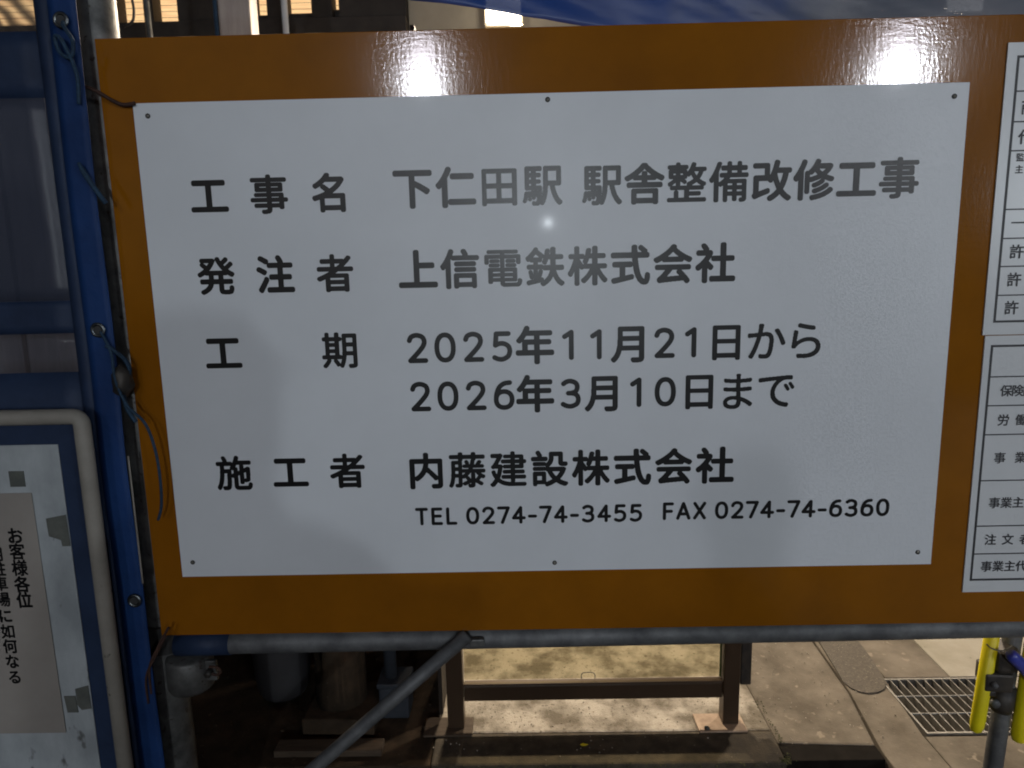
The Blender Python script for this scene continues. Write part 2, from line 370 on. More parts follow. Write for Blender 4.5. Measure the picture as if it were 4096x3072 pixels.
def glyph(ch, weight):
    key = (ch, weight)
    if key in _glyph: return _glyph[key]
    if ch in STROKE:
        F = stroke_field(ch, .061 * weight); off = np.array([N * .6, N * .4])
        _glyph[key] = field_mesh(F, off, (-.3, .3, 0, .73)); return _glyph[key]
    cu = bpy.data.curves.new('t', 'FONT'); cu.body = ch; cu.size = 1; cu.resolution_u = 6; cu.fill_mode = 'FRONT'
    ob = bpy.data.objects.new('t', cu); C.objects.link(ob)
    dg = bpy.context.evaluated_depsgraph_get(); ev = ob.evaluated_get(dg); me = ev.to_mesh()
    me.calc_loop_triangles()
    V = np.array([v.co[:2] for v in me.vertices]) * N
    T = np.array([tr.vertices[:] for tr in me.loop_triangles])
    ev.to_mesh_clear(); bpy.data.objects.remove(ob); bpy.data.curves.remove(cu)
    off = np.array([N * 0.25, N * 0.4])
    V = V + off
    mask = np.zeros((GW, GW), bool)
    for tri in T:
        a, b_, c = V[tri]
        x0, y0 = np.floor(np.minimum(np.minimum(a, b_), c)).astype(int); x1, y1 = np.ceil(np.maximum(np.maximum(a, b_), c)).astype(int)
        x0, y0 = max(x0, 0), max(y0, 0); x1, y1 = min(x1, GW - 1), min(y1, GW - 1)
        if x1 < x0 or y1 < y0: continue
        X, Y = np.meshgrid(np.arange(x0, x1 + 1), np.arange(y0, y1 + 1))
        def e(p, q): return (q[0] - p[0]) * (Y - p[1]) - (q[1] - p[1]) * (X - p[0])
        e0, e1, e2 = e(a, b_), e(b_, c), e(c, a)
        ins = ((e0 >= -1e-6) & (e1 >= -1e-6) & (e2 >= -1e-6)) | ((e0 <= 1e-6) & (e1 <= 1e-6) & (e2 <= 1e-6))
        mask[y0:y1 + 1, x0:x1 + 1] |= ins
    ys, xs = np.nonzero(mask)
    bb = ((xs.min() - off[0]) / N, (xs.max() - off[0]) / N, (ys.min() - off[1]) / N, (ys.max() - off[1]) / N)
    dens = mask.sum() / ((xs.max() - xs.min() + 1) * (ys.max() - ys.min() + 1))
    kanji = ord(ch) > 0x3000
    din = _shift_min(~mask, 8)
    er = 2.6
    E = mask & (din > er)
    if kanji:
        lost = mask & (_shift_min(E, 7) > er + 1.6)
        ridge = np.ones_like(mask)
        for dy, dx in ((0, 1), (1, 0), (1, 1), (1, -1)):
            p = np.pad(din, 1); h = GW
            n1 = p[1 + dy:1 + dy + h, 1 + dx:1 + dx + h]; n2 = p[1 - dy:1 - dy + h, 1 - dx:1 - dx + h]
            if (dy, dx) == (0, 1): r0 = (din >= n1) & (din >= n2)
            elif (dy, dx) == (1, 0): r1 = (din >= n1) & (din >= n2)
        E = E | (lost & (r0 | r1) & (din > 1.0))
    if kanji: add = 1.6 if ch in 'からまで' else max(1.0, min(3.8, 4.7 - 8.0 * (dens - 0.18)))
    else: add = 1.6
    rad = er + add * weight
    D = _shift_min(E, 9)
    F = rad - D                       # >0 inside
    _glyph[key] = field_mesh(F, off, bb)
    return _glyph[key]
EM = None
def lettering(name, chars, y, m, parent, size, weight=1.0, wide=1.0):
    """chars: list of (character, x centre, z centre) on the plane y, drawn size metres to the em"""
    root = bpy.data.objects.new(name, None); C.objects.link(root); root.empty_display_size = .01
    if parent:
        root.parent = parent; root.matrix_parent_inverse = Matrix.Translation(-parent.location)
    for it in chars:
        ch, cx, cz = it[:3]; sz = it[3] if len(it) > 3 else size
        vs, fs, bb = glyph(ch, weight)
        if ch in STROKE: ox, oz = 0, .365
        elif ch not in 'からまで': ox, oz = EMC
        else: ox = (bb[0] + bb[1]) / 2; oz = (bb[2] + bb[3]) / 2
        key = (ch, weight, m.name)
        if key not in _cm_mesh:
            me = bpy.data.meshes.new('character'); me.from_pydata([(a, 0, c) for a, c in vs], [], fs); me.materials.append(m); _cm_mesh[key] = me
        o = bpy.data.objects.new('character', _cm_mesh[key]); C.objects.link(o); o.parent = root
        o.matrix_parent_inverse = root_inverse(root)
        o.scale = (sz * wide, 1, sz); o.location = (cx - ox * sz * wide, y, cz - oz * sz)
    return root
_cm_mesh = {}
def root_inverse(r):
    return Matrix.Identity(4)
_v, _f, _bb = glyph('田', 1.0)
EMC = ((_bb[0] + _bb[1]) / 2, (_bb[2] + _bb[3]) / 2)
print('田 bbox', _bb, '2 bbox', glyph('2', 1.0)[2])
# advance widths for the Latin run
def latin(text, x0, x1, z, size):
    adv = {'T': .60, 'E': .60, 'L': .56, 'F': .57, 'A': .66, 'X': .64, ' ': .25, '-': .46, '4': .63, '7': .57}
    pen = 0; items = []
    for ch in text:
        w = adv.get(ch, 0.625)
        if ch != ' ': items.append((ch, pen + w / 2))
        pen += w
    k = (x1 - x0) / pen
    return [(ch, x0 + c * k, z, size) for ch, c in items]

# ================================================================ SETTING
# ground, built where the photograph shows it through the gap under the sign
def ground_piece(name, m, pts, z0, z1, bevel=0.004):
    bm = bmesh.new(); prism(bm, pts, z0, z1); o = link(name, bm, m, None, bevel=bevel); tag(o, kind='structure'); return o
ground_piece('ground', M['dirt'], [(-40, -40), (40, -40), (40, 60), (-40, 60)], -0.40, -0.16, 0)
ground_piece('platform_shaded_edge', M['shaded_edge'], [(-0.30, 0.592), (0.788, 0.585), (0.7915, 0.735), (-0.30, 0.742)], -0.158, 0.0, 0.008)  # separate front strip, darkened in colour to stand for shade
ground_piece('platform_slab', M['concrete'], [(-0.30, 0.7425), (0.7915, 0.7355), (0.81, 3.2), (-0.30, 3.2)], -0.158, 0.0, 0.008)
ground_piece('dirt_ground', M['dirt'], [(-6, 0.60), (-0.303, 0.60), (-0.303, 3.2), (-6, 3.2)], -0.158, -0.006, 0.004)
ground_piece('walkway_slab', M['concrete_tan'], [(0.792, 0.680), (1.092, 0.662), (1.135, 0.93), (1.235, 3.2), (0.814, 3.2)], -0.158, -0.004, 0.008)
ground_piece('right_pavement', M['concrete_tan'], [(1.096, -6), (1.262, -6), (1.262, 0.702), (1.30, 1.012), (1.37, 3.2), (1.239, 3.2), (1.139, 0.93), (1.096, 0.63)], -0.158, -0.002, 0.003)
ground_piece('front_pavement', M['concrete_tan'], [(1.266, -6), (6, -6), (6, 0.698), (1.266, 0.698)], -0.158, -0.003, 0.003)
ground_piece('pale_slab', M['concrete_tan'], [(1.304, 1.014), (1.535, 1.014), (1.615, 3.2), (1.374, 3.2)], -0.158, 0.0, 0.003)
ground_piece('pale_slab', M['concrete_pale'], [(1.538, 1.014), (3.2, 1.014), (3.2, 3.2), (1.618, 3.2)], -0.158, 0.001, 0.003)
ground_piece('far_pavement', M['concrete_pale'], [(1.72, 0.702), (6, 0.702), (6, 1.010), (1.72, 1.010)], -0.158, 0.0, 0.003)
# asphalt patch with a rounded end, lying in the walkway
pts = [(1.142, 0.99), (1.150, 0.955), (1.17, 0.930), (1.20, 0.920), (1.235, 0.926), (1.265, 0.945), (1.287, 0.97), (1.30, 1.02), (1.315, 1.15), (1.335, 1.4), (1.34, 2.6), (1.24, 2.6), (1.185, 1.4), (1.16, 1.15)]
pts = [(x + random.uniform(-.004, .004), y + random.uniform(-.004, .004)) for x, y in pts]
bm = bmesh.new(); prism(bm, pts, -0.003, 0.0035)
o = link('asphalt_patch', bm, M['patch']); tag(o, kind='structure')

# drain pit and its grate
o = box('drain_floor', M['pit'], None, 1.262, 1.74, 0.69, 1.03, -0.159, -0.155); tag(o, kind='structure')
g = thing('drain_grate', 'galvanised steel grate over the drain in the concrete behind the yellow leg', 'grate', (1.5, 0.86, 0))
X0, X1, Y0, Y1 = 1.284, 1.70, 0.714, 1.000
bm = bmesh.new()
bx(bm, X0 - .006, X0, Y0 - .008, Y1 + .008, -0.032, 0.001); bx(bm, X1, X1 + .006, Y0 - .008, Y1 + .008, -0.032, 0.001)
bx(bm, X0, X1, Y0 - .008, Y0, -0.032, 0.001); bx(bm, X0, X1, Y1, Y1 + .008, -0.032, 0.001)
link('frame', bm, M['grate'], g)
x = X0 + .03
while x < X1 - .01:
    o = box('bar', M['grate'], g, x - .0016, x + .0016, Y0, Y1, -0.030, 0.0)
    x += 0.0305
for y in (Y0 + (Y1 - Y0) / 3, Y0 + 2 * (Y1 - Y0) / 3):
    bm = bmesh.new(); tube_bm(bm, [(X0, y, -.002), (X1, y, -.002)], .003, 6); link('crossbar', bm, M['grate'], g)
ground_piece('walkway_shade_skirt', M['pit'], [(0.792, .60), (1.0925, .60), (1.0925, .660), (0.792, .678)], -.158, -.007, .003)  # dark skirt standing for the shade in front of the walkway slab
# pebbles and grit on the slabs
bm = bmesh.new()
for k in range(520):
    if k < 300: x, y = random.uniform(-.3, .78), random.gauss(.85, .10)
    else: x, y = random.uniform(.8, 1.26), random.uniform(.66, 1.3)
    if y < .60 or (x > 1.09 and y < .66): continue
    s = random.uniform(.001, .0035)
    mt = Matrix.Translation((x, y, s * .4)) @ Matrix.Rotation(random.random() * 6, 4, 'Z') @ Matrix.Diagonal((s, s * random.uniform(.5, 1), s * .6, 1))
    bmesh.ops.create_icosphere(bm, subdivisions=1, radius=1, matrix=mt)
o = link('grit', bm, M['concrete'], None); tag(o, 'loose grit scattered over the concrete under the sign', 'grit', kind='stuff')
bm = bmesh.new()
for k in range(300):
    e = random.random()
    if e < .5: x, y, z = random.uniform(-.3, .79), .585 + random.gauss(0, .004), random.uniform(-.01, .004)
    elif e < .75: x, y, z = .80 + random.gauss(0, .006), random.uniform(.59, .9), .002
    else: x, y, z = .785 + random.gauss(0, .008), .59 + random.gauss(0, .008), .004
    s = random.uniform(.001, .003)
    mt = Matrix.Translation((x, y, z - .001)) @ Matrix.Rotation(random.random() * 6, 4, 'X') @ Matrix.Diagonal((s, s, s * .5, 1))
    bmesh.ops.create_icosphere(bm, subdivisions=1, radius=1, matrix=mt)
o = link('moss', bm, M['moss'], None); tag(o, 'moss growing along the slab edges under the sign', 'moss', kind='stuff')
# one yellow leaf
bm = bmesh.new()
lp = [(0, 0), (.010, .006), (.018, .003), (.026, 0), (.018, -.005), (.009, -.007)]
prism(bm, [(0.165 + a, 0.675 + c) for a, c in lp], 0.002, 0.003)
o = link('fallen_leaf', bm, M['yellow']); tag(o, 'small yellow fallen leaf on the dark slab edge', 'leaf')

# ---- station building across the slab
st = thing('station_building', 'dark timber station front with warm lit windows high behind the sign', 'building', (0, 3.1, 0))
box('lintel', M['dark_wall'], st, -6, -0.62, 3.0, 3.2, 2.55, 2.955, bevel=0.004)
box('wall', M['dark_wall'], st, -6, -0.62, 3.06, 3.2, 0, 2.548)
box('wall', M['beige_wall'], st, -0.616, 4, 3.10, 3.2, 2.2, 4.2)
box('wall', M['concrete_pale'], st, -0.616, 4, 3.10, 3.2, 0.0, 2.197)
for (a, c) in ((-2.149, -2.094), (-1.951, -1.506), (-1.429, -1.317), (-1.169, -1.05), (-1.01, -0.62)):
    box('wall_panel', M['dark_wall'], st, a, c, 3.02, 3.2, 2.958, 4.2)
box('wall_panel', M['dark_wall'], st, -2.72, -2.304, 3.02, 3.2, 2.958, 4.2)
for (a, c, zb) in ((-4.2, -2.722, 2.962), (-2.302, -2.151, 2.966), (-2.092, -1.953, 2.978), (-1.504, -1.431, 3.000), (-1.315, -1.171, 3.005), (-1.048, -1.012, 3.02)):
    w = box('window', M['dark_wall'], st, a, c, 3.08, 3.10, 2.957, zb)
    box('pane', M['window_glow'], w, a, c, 3.12, 3.125, zb, 4.1)
    z = zb + .03
    while z < zb + .35:
        box('slat', M['beige_wall'], w, a, c, 3.100, 3.104, z, z + .0015); z += .034
bm = bmesh.new(); bx(bm, -6, 4, 1.9, 3.3, 4.25, 4.35); link('eave', bm, M['dark_wall'], st)

tubm = thing('drain_pipe', 'thin white downpipe in front of the lit windows', 'pipe', (-1.29, 2.9, 0))
tube('pipe', M['white_vinyl'], tubm, [(-1.29, 2.9, 0), (-1.29, 2.9, 4.2)], .018)
tubm = thing('steel_column', 'broad grey steel column standing before the lit windows', 'column', (-1.225, 2.0, 0))
box('shaft', M['hoard'], tubm, -1.30, -1.15, 1.95, 2.05, 0, 4.0, bevel=.01)
tube('conduit', M['rope'], tubm, [(-1.295, 1.93, 0.0), (-1.295, 1.93, 4.0)], .010)
tubm = thing('thin_pole', 'thin grey pole between the two leftmost lit windows', 'pole', (-1.63, 2.0, 0))
tube('shaft', M['galv'], tubm, [(-1.628, 2.0, 0), (-1.628, 2.0, 4.0)], .013)
tubm = thing('hanging_cable', 'thin dark cable hanging in a loop over the leftmost lit window', 'cable', (-1.7, 2.0, 3))
tube('cable', M['clamp'], tubm, smooth_path([(-1.70, 2.0, 3.3), (-1.705, 2.0, 2.80), (-1.69, 2.0, 2.71), (-1.688, 2.0, 2.66), (-1.70, 2.0, 2.62), (-1.74, 2.0, 2.60)]), .006, 8)

lm = thing('tube_lamp', 'bright warm white tube lamp under the eave, just above the sign', 'lamp', (-0.05, 3.0, 2.95))
box('housing', M['beige_wall'], lm, -0.165, 0.055, 3.03, 3.10, 2.89, 3.06)
box('diffuser', M['lamp_tube'], lm, -0.155, 0.045, 3.00, 3.028, 2.90, 3.05, bevel=.01)
def area(name, loc, target, size, power, col, sy=None, parent=None):
    l = bpy.data.lights.new(name, 'AREA'); l.size = size; l.energy = power; l.color = col
    if sy: l.shape = 'RECTANGLE'; l.size_y = sy
    o = bpy.data.objects.new(name, l); C.objects.link(o); o.location = loc
    o.rotation_euler = (Vector(target) - Vector(loc)).to_track_quat('-Z', 'Y').to_euler()
    return o
area('tube_light', (-0.05, 2.97, 2.93), (0.4, 0.8, 0), .2, 150, (1, .83, .62), .12)
# second lamp of the same kind farther along the eave
lm2 = thing('tube_lamp', 'warm tube lamp farther right along the station eave', 'lamp', (2.6, 3.0, 2.95))
box('housing', M['beige_wall'], lm2, 2.49, 2.71, 3.03, 3.10, 2.89, 3.06)
box('diffuser', M['lamp_tube'], lm2, 2.50, 2.70, 3.00, 3.028, 2.90, 3.05, bevel=.01)
area('tube_light', (2.6, 2.97, 2.93), (1.5, 1.0, 0), .25, 120, (1, .84, .66), .12)

# steel hoarding added behind the left half to keep the dirt in the dark
hd = thing('shade_hoarding', 'grey ribbed steel hoarding added to shade the dirt, seen dimly through the blue sheet', 'hoarding', (-1.5, 1.45, 0))
x = -4.0; k = 0
while x < -0.32:
    w = .15 if k % 2 else .09
    x2 = min(x + w, -0.30); off = .03 if k % 2 else 0
    box('panel', M['hoard'], hd, x - .006, x2 + .006, 1.43 + off, 1.458 + off, 0.0, 2.28, bevel=.004); x += w; k += 1

box('shade_return', M['dark_wall'], hd, -.300, -.287, .84, 1.425, 0.002, 2.2)  # panel added to stop lamp light reaching the dirt
# ---- brown glazed frame behind the sign
fr = thing('brown_frame', 'low brown aluminium frame with glass pane behind the sign', 'frame', (0.66, 0.78, 0))
box('post', M['brown_alu'], fr, 0.640, 0.692, 0.755, 0.805, 0.008, 1.4, bevel=.003)
box('post', M['brown_alu'], fr, -0.262, -0.208, 0.755, 0.805, 0.008, 1.4, bevel=.003)
box('post', M['clamp'], fr, 0.700, 0.735, 0.775, 0.80, 0.135, 1.4, bevel=.004)
box('rail', M['brown_alu'], fr, -0.206, 0.638, 0.765, 0.800, 0.098, 0.152, bevel=.002)
box('rail_bead', M['brown_alu'], fr, -0.206, 0.638, 0.758, 0.772, 0.155, 0.163, bevel=.001)
box('shade_panel', M['brown_alu'], fr, -0.206, 0.638, 0.765, 0.800, 0.312, 1.38)  # unseen opaque panel added to shade the front of the slab
pn = box('pane', M['pane'], fr, -0.204, 0.636, 0.779, 0.784, 0.166, 0.31)
box('edge_trim', M['trim_green'], fr, 0.6305, 0.6375, 0.7755, 0.7785, 0.166, 0.31)
box('base_plate', M['plate'], fr, 0.555, 0.712, 0.722, 0.815, 0.001, 0.008, bevel=.003)
box('base_plate', M['wood'], fr, -0.34, -0.18, 0.72, 0.815, 0.001, 0.008, bevel=.003)
bm = bmesh.new(); bmesh.ops.create_uvsphere(bm, u_segments=16, v_segments=8, radius=.009, matrix=Matrix.Translation((0.583, 0.735, .011)) @ Matrix.Diagonal((1, 1, .6, 1)))
link('bolt', bm, M['brass'], fr, smooth=True)
# oval pull set in the pane
tube('pull', M['grate'], fr, smooth_path([(0.180, .774, .168), (0.180, .774, .182), (0.187, .774, .189), (0.205, .774, .190), (0.218, .774, .188), (0.224, .774, .181), (0.224, .774, .168)]), .0016, 8)

# ---- dim things in the dark left of the frame
pl = thing('grey_tub', 'dark grey tapered plastic tub standing in the shade under the sign', 'tub', (-0.87, 0.9, 0))
bm = bmesh.new(); rings = []
prof = [(0.0, .02), (.055, .02), (.075, .03), (.088, .055), (.094, .10), (.104, .30), (.108, .48), (.116, .485), (.116, .50), (.104, .50), (.09, .10), (0.0, .06)]
for r_, z in prof:
    rings.append([bm.verts.new((-0.865 + max(r_, .001) * math.cos(q), .95 + max(r_, .001) * math.sin(q), z)) for q in [k * 2 * math.pi / 28 for k in range(28)]])
for i in range(len(rings) - 1):
    for k in range(28): bm.faces.new((rings[i][k], rings[i][(k + 1) % 28], rings[i + 1][(k + 1) % 28], rings[i + 1][k]))
bmesh.ops.remove_doubles(bm, verts=bm.verts, dist=.0005)
link('shell', bm, M['planter'], pl, smooth=True)
tube('handle', M['clamp'], pl, smooth_path([(-.975, .95, .44), (-.96, .84, .42), (-.865, .81, .41), (-.77, .84, .42), (-.755, .95, .44)]), .004, 8)
sb = thing('stone_stub', 'rough stone stub on a square base between tub and brace', 'stone', (-0.63, 0.85, 0))
bm = bmesh.new()
bmesh.ops.create_cone(bm, cap_ends=True, segments=20, radius1=.085, radius2=.072, depth=.42, matrix=Matrix.Translation((-.63, .86, .27)))
bmesh.ops.subdivide_edges(bm, edges=bm.edges, cuts=3)
for v in bm.verts: v.co += Vector((1, 1, 0)) * .018 * noise.noise(v.co * 18)
link('stump', bm, M['dirt'], sb, smooth=True)
bm = bmesh.new()
prism(bm, [(-.74, .74), (-.50, .73), (-.50, .95), (-.73, .96)], .0, .058)
link('base_block', bm, M['dirt'], sb, bevel=.006)
sb = thing('timber_board', 'short weathered timber board lying in front of the stone stub', 'board', (-0.62, 0.68, 0))
box('plank', M['wood'], sb, -.80, -.46, .64, .70, -.004, .018, bevel=.003)
sb = thing('blue_grey_box', 'small blue grey plastic box behind the diagonal brace', 'box', (-0.48, 0.85, 0))
box('body', M['bluegrey'], sb, -.50, -.40, .82, .92, .0, .11, bevel=.006)
box('lid', M['bluegrey'], sb, -.505, -.395, .815, .925, .112, .13, bevel=.004)
tube('pipe', M['bluegrey'], sb, [(-.465, .87, .13), (-.465, .87, .6)], .022)
# bits of rubble
bm = bmesh.new()
for k in range(110):
    x, y = random.uniform(-1.3, -.31), random.uniform(.62, 1.38)
    s = random.uniform(.002, .007)
    mt = Matrix.Translation((x, y, s * .3)) @ Matrix.Rotation(random.random() * 6, 4, 'Z') @ Matrix.Diagonal((s, s * random.uniform(.5, 1), s * .6, 1))
    bmesh.ops.create_icosphere(bm, subdivisions=1, radius=1, matrix=mt)
o = link('rubble', bm, M['dirt'], None); tag(o, 'small rubble scattered on the dark dirt', 'rubble', kind='stuff')

# ================================================================ SCAFFOLD
sp = thing('scaffold_post', 'thick galvanised upright pipe at the left end of the orange board', 'scaffold pipe', (-0.771, 0.06, 0))
hollow('pipe', M['galv'], sp, (-0.775, 0.062, -.15), (-0.775, 0.062, 2.6), .0365)
bm = bmesh.new()
tube_bm(bm, [(-0.771, 0.062, 0.715), (-0.771, 0.062, 0.775)], .046, 24); link('clamp_collar', bm, M['clamp'], sp, smooth=False)
sr = thing('scaffold_rail', 'grey horizontal scaffold pipe running under the orange board', 'scaffold pipe', (0, 0.05, 0.74))
hollow('pipe', M['galv_dark'], sr, (-0.735, 0.036, 0.733), (1.75, 0.036, 0.748), .0243)
bm = bmesh.new()
tube_bm(bm, [(-0.735, 0.036, 0.733), (-0.62, 0.036, 0.7337)], .0262, 24); link('blue_tape', bm, M['navy'], sr, smooth=True)
bm = bmesh.new()
tube_bm(bm, [(-.716, .040, .706), (-.716, .040, .700), (-.716, .040, .640), (-.716, .040, .632)], [.044, .047, .047, .044], 28)
link('clamp', bm, M['galv'], sr, smooth=True)
bm = bmesh.new(); prism(bm, [(-.678, .02), (-.652, .02), (-.652, .03), (-.678, .03)], .655, .700); link('clamp_tab', bm, M['galv'], sr, bevel=.002)
tube('clamp_nut', M['clamp'], sr, [(-.664, .018, .678), (-.664, .004, .678)], .008, 6)
tube('clamp_bolt', M['rust'], sr, smooth_path([(-.655, -.002, .70), (-.638, -.004, .70), (-.632, -.004, .690), (-.640, -.004, .683), (-.65, -.004, .686)]), .003, 8)
br = thing('diagonal_brace', 'slanting grey brace pipe running down left from the rail', 'scaffold pipe', (-0.14, 0, 0.7))
# flattened tube, pinned to the rail
bm = bmesh.new()
tube_bm(bm, [(-0.118, -0.002, 0.762), (-0.30, -0.026, 0.612), (-0.72, -0.080, 0.262), (-0.96, -.12, .06)], .0142, 20)
link('pipe', bm, M['galv_dark'], br, smooth=True)
bm = bmesh.new(); prism(bm, [(-.115, -.004), (-.085, -.004), (-.085, .010), (-.115, .010)], .735, .752); link('pin_plate', bm, M['galv'], br, bevel=.003)

rl = thing('scaffold_upright', 'dark scaffold upright with clamp beside the yellow covers', 'scaffold pipe', (1.165, 0.25, 0))
hollow('pipe', M['galv_dark'], rl, (1.128, 0.22, -.003), (1.157, 0.22, .72), .0205)
tube('sleeve', M['clamp'], rl, [(1.136, .214, .425), (1.138, .214, .44), (1.140, .214, .49)], [.022, .0265, .0265], 20)
bm = bmesh.new()
prism(bm, [(1.066, .172), (1.128, .165), (1.142, .200), (1.150, .245), (1.085, .240)], .500, .546)
link('clamp_body', bm, M['clamp'], rl, bevel=.006)
bm = bmesh.new()
prism(bm, [(1.088, .168), (1.128, .163), (1.150, .19), (1.16, .24), (1.10, .235)], .5465, .600)
link('clamp_jaw', bm, M['clamp'], rl, bevel=.010)
bm = bmesh.new(); prism(bm, [(1.076, .176), (1.096, .174), (1.10, .21), (1.08, .21)], .486, .4995); link('clamp_tooth', bm, M['clamp'], rl, bevel=.003)
tube('bolt', M['galv_dark'], rl, [(1.108, .196, .458), (1.106, .186, .458)], .010, 12)
tube('bolt', M['galv_dark'], rl, [(1.085, .175, .523), (1.082, .160, .523)], .007, 6)
tube('grip', M['violet'], rl, smooth_path([(1.096, .148, .612), (1.103, .148, .606), (1.125, .15, .585), (1.150, .155, .560), (1.19, .16, .52)], 4), [.007, .010, .012, .013, .014] + [.0145] * 12, 16)
def half_cover(name, xt, zt, xb, zb, rad, label, y=.2):
    c_ = thing(name, label, 'pipe cover', (xb, y, zb), 'yellow covers hung on the scaffold leg')
    bm = bmesh.new(); n = 14; rg = []
    prof = [(zt, rad), (zb + .03, rad), (zb + .016, rad * .93), (zb + .005, rad * .72), (zb, rad * .35)]
    for z, r_ in prof:
        xx = xb + (xt - xb) * (z - zb) / (zt - zb)
        rg.append([bm.verts.new((xx + r_ * math.cos(q), y + r_ * math.sin(q), z)) for q in [math.pi * (.95 + 1.1 * k / n) for k in range(n + 1)]])
    for i in range(len(rg) - 1):
        for k in range(n): bm.faces.new((rg[i][k], rg[i][k + 1], rg[i + 1][k + 1], rg[i + 1][k]))
    o = link('shell', bm, M['yellow'], c_, smooth=True)
    md = o.modifiers.new('s', 'SOLIDIFY'); md.thickness = .002
    return c_
half_cover('yellow_cover', 1.090, .76, 1.067, .385, .0165, 'broad yellow plastic pipe cover left of the dark clamp', y=.19)
half_cover('yellow_cover', 1.108, .60, 1.101, .410, .009, 'narrow yellow cover tucked between the left cover and the dark upright', y=.225)
half_cover('yellow_cover', 1.195, .76, 1.178, .350, .020, 'yellow cover right of the dark upright, hanging lowest', y=.20)
half_cover('yellow_cover', 1.170, .54, 1.158, .395, .008, 'thin yellow cover edge just right of the dark upright', y=.232)
wr = thing('tie_wire', 'thin pale wire tied round the left yellow cover', 'wire', (1.08, .17, .6))
tube('wire', M['galv'], wr, smooth_path([(1.060, .172, .622), (1.066, .164, .616), (1.085, .163, .610), (1.105, .170, .609), (1.13, .185, .609)]), .0014, 6)

# ================================================================ ORANGE BOARD AND SIGNS
ob = thing('orange_board', 'large glossy orange painted plywood board carrying the white notices', 'board', (0, 0, 0.77))
box('panel', M['orange'], ob, -0.748, 1.42, -0.0, 0.012, 0.770, 1.9195, bevel=.0015)
bm = bmesh.new()
for z in (.80, 1.345, 1.89): bx(bm, -.70, 1.40, .0125, .034, z - .018, z + .018)
link('batten', bm, M['ply_edge'], ob)

ns = thing('construction_notice', 'large white notice with black Japanese lettering on the orange board', 'notice', (0.06, -0.003, 0.9))
box('plate', M['white_sheet'], ns, -0.690, 0.810, -0.0035, -0.0004, 0.899, 1.8075, bevel=.0006)
Y = -0.0042
K = .0768
def row(txt, xs, z): return [(c, x, z) for c, x in zip(txt, xs)]
def lin(x0, x1, n): return [x0 + (x1 - x0) * i / (n - 1) for i in range(n)]
LX = (-.566, -.455, -.342)
def line(chars, size=K * .98, w=1.0): lettering('text_line', chars, Y, M['ink'], ns, size, w)
line(row('工事名', LX, 1.641), .0725); line(row('下仁田駅', lin(-.190, .048, 4), 1.6455) + row('駅舎整備改修工事', lin(.157, .696, 8), 1.6435))
line(row('発注者', LX, 1.495), .0725); line(row('上信電鉄株式会社', lin(-.187, .367, 8), 1.498))
line(row('工期', (LX[0], LX[2]), 1.350), .0725)
DS = .0765
def dig(t_, x, z): return (t_, x, z, DS)
line([dig('2', -.195, 1.353), dig('0', -.142, 1.353), dig('2', -.088, 1.353), dig('5', -.034, 1.353), ('年', .029, 1.352), dig('1', .094, 1.353), dig('1', .147, 1.353),
      ('月', .210, 1.351), dig('2', .274, 1.353), dig('1', .326, 1.353), ('日', .391, 1.351), ('か', .467, 1.352, .079), ('ら', .541, 1.352, .079)])
line([dig('2', -.193, 1.259), dig('0', -.140, 1.259), dig('2', -.086, 1.259), dig('6', -.032, 1.259), ('年', .028, 1.258), dig('3', .096, 1.259),
      ('月', .160, 1.257), dig('1', .223, 1.259), dig('0', .277, 1.259), ('日', .342, 1.257), ('ま', .416, 1.257, .079), ('で', .489, 1.256, .079)])
line(row('施工者', LX, 1.112), .0725); line(row('内藤建設株式会社', lin(-.188, .376, 8), 1.109))
line(latin('TEL 0274-74-3455', -.216, .238, 1.0175, .0475), w=1.12); line(latin('FAX 0274-74-6360', .272, .722, 1.0195, .0475), w=1.12)
for (x, z) in ((-.664, 1.785), (.059, 1.796), (.784, 1.784), (-.666, .930), (.061, .916), (.782, .925)):
    bm = bmesh.new()
    tube_bm(bm, [(x, -.0036, z), (x, -.0046, z)], .0046, 14)
    s_ = link('screw', bm, M['hole'], ns)
    bm = bmesh.new(); bmesh.ops.create_uvsphere(bm, u_segments=12, v_segments=6, radius=.0026, matrix=Matrix.Translation((x - .0003, -.0048, z)) @ Matrix.Diagonal((1, .45, 1, 1)))
    link('screw_head', bm, M['screw'], s_, smooth=True)

def permit(label, z0, z1, fz0, fz1, rules, chars, fx, size, tilt=0):
    p = thing('permit_notice', label, 'notice', (.88, -.003, z0))
    box('plate', M['white_vinyl'], p, .872 if z1 > 1.5 else .8775, 1.33, -0.0035, -0.0004, z0, z1, bevel=.0005)
    bm = bmesh.new()
    bx(bm, fx, fx + .0042, -.0042, -.0037, fz0, fz1); bx(bm, 1.31, 1.314, -.0042, -.0037, fz0, fz1)
    bx(bm, fx + .0043, 1.3099, -.0042, -.0037, fz1 - .0042, fz1); bx(bm, fx + .0043, 1.3099, -.0042, -.0037, fz0, fz0 + .0042)
    link('ruled_border', bm, M['ink_soft'], p)
    for z in rules: box('ruled_line', M['ink_soft'], p, fx + .0043, 1.3099, -.0042, -.0037, z - .0012, z + .0012)
    for r_ in chars: lettering('text_line', r_, Y, M['ink_soft'], p, size, .7)
    return p
permit('upper white ruled permit notice at the right end of the orange board', 1.355, 1.872, 1.378, 1.850,
       (1.790, 1.738, 1.688, 1.585, 1.533, 1.482, 1.429),
       [[('商', .917, 1.762)], [('代', .917, 1.711)], [('監', .911, 1.676, .0155)], [('主', .911, 1.655, .0155)], [('一', .918, 1.560), ('般', .952, 1.560)],
        [('許', .921, 1.508)], [('許', .921, 1.457)], [('許', .921, 1.405)]], .8895, .027)
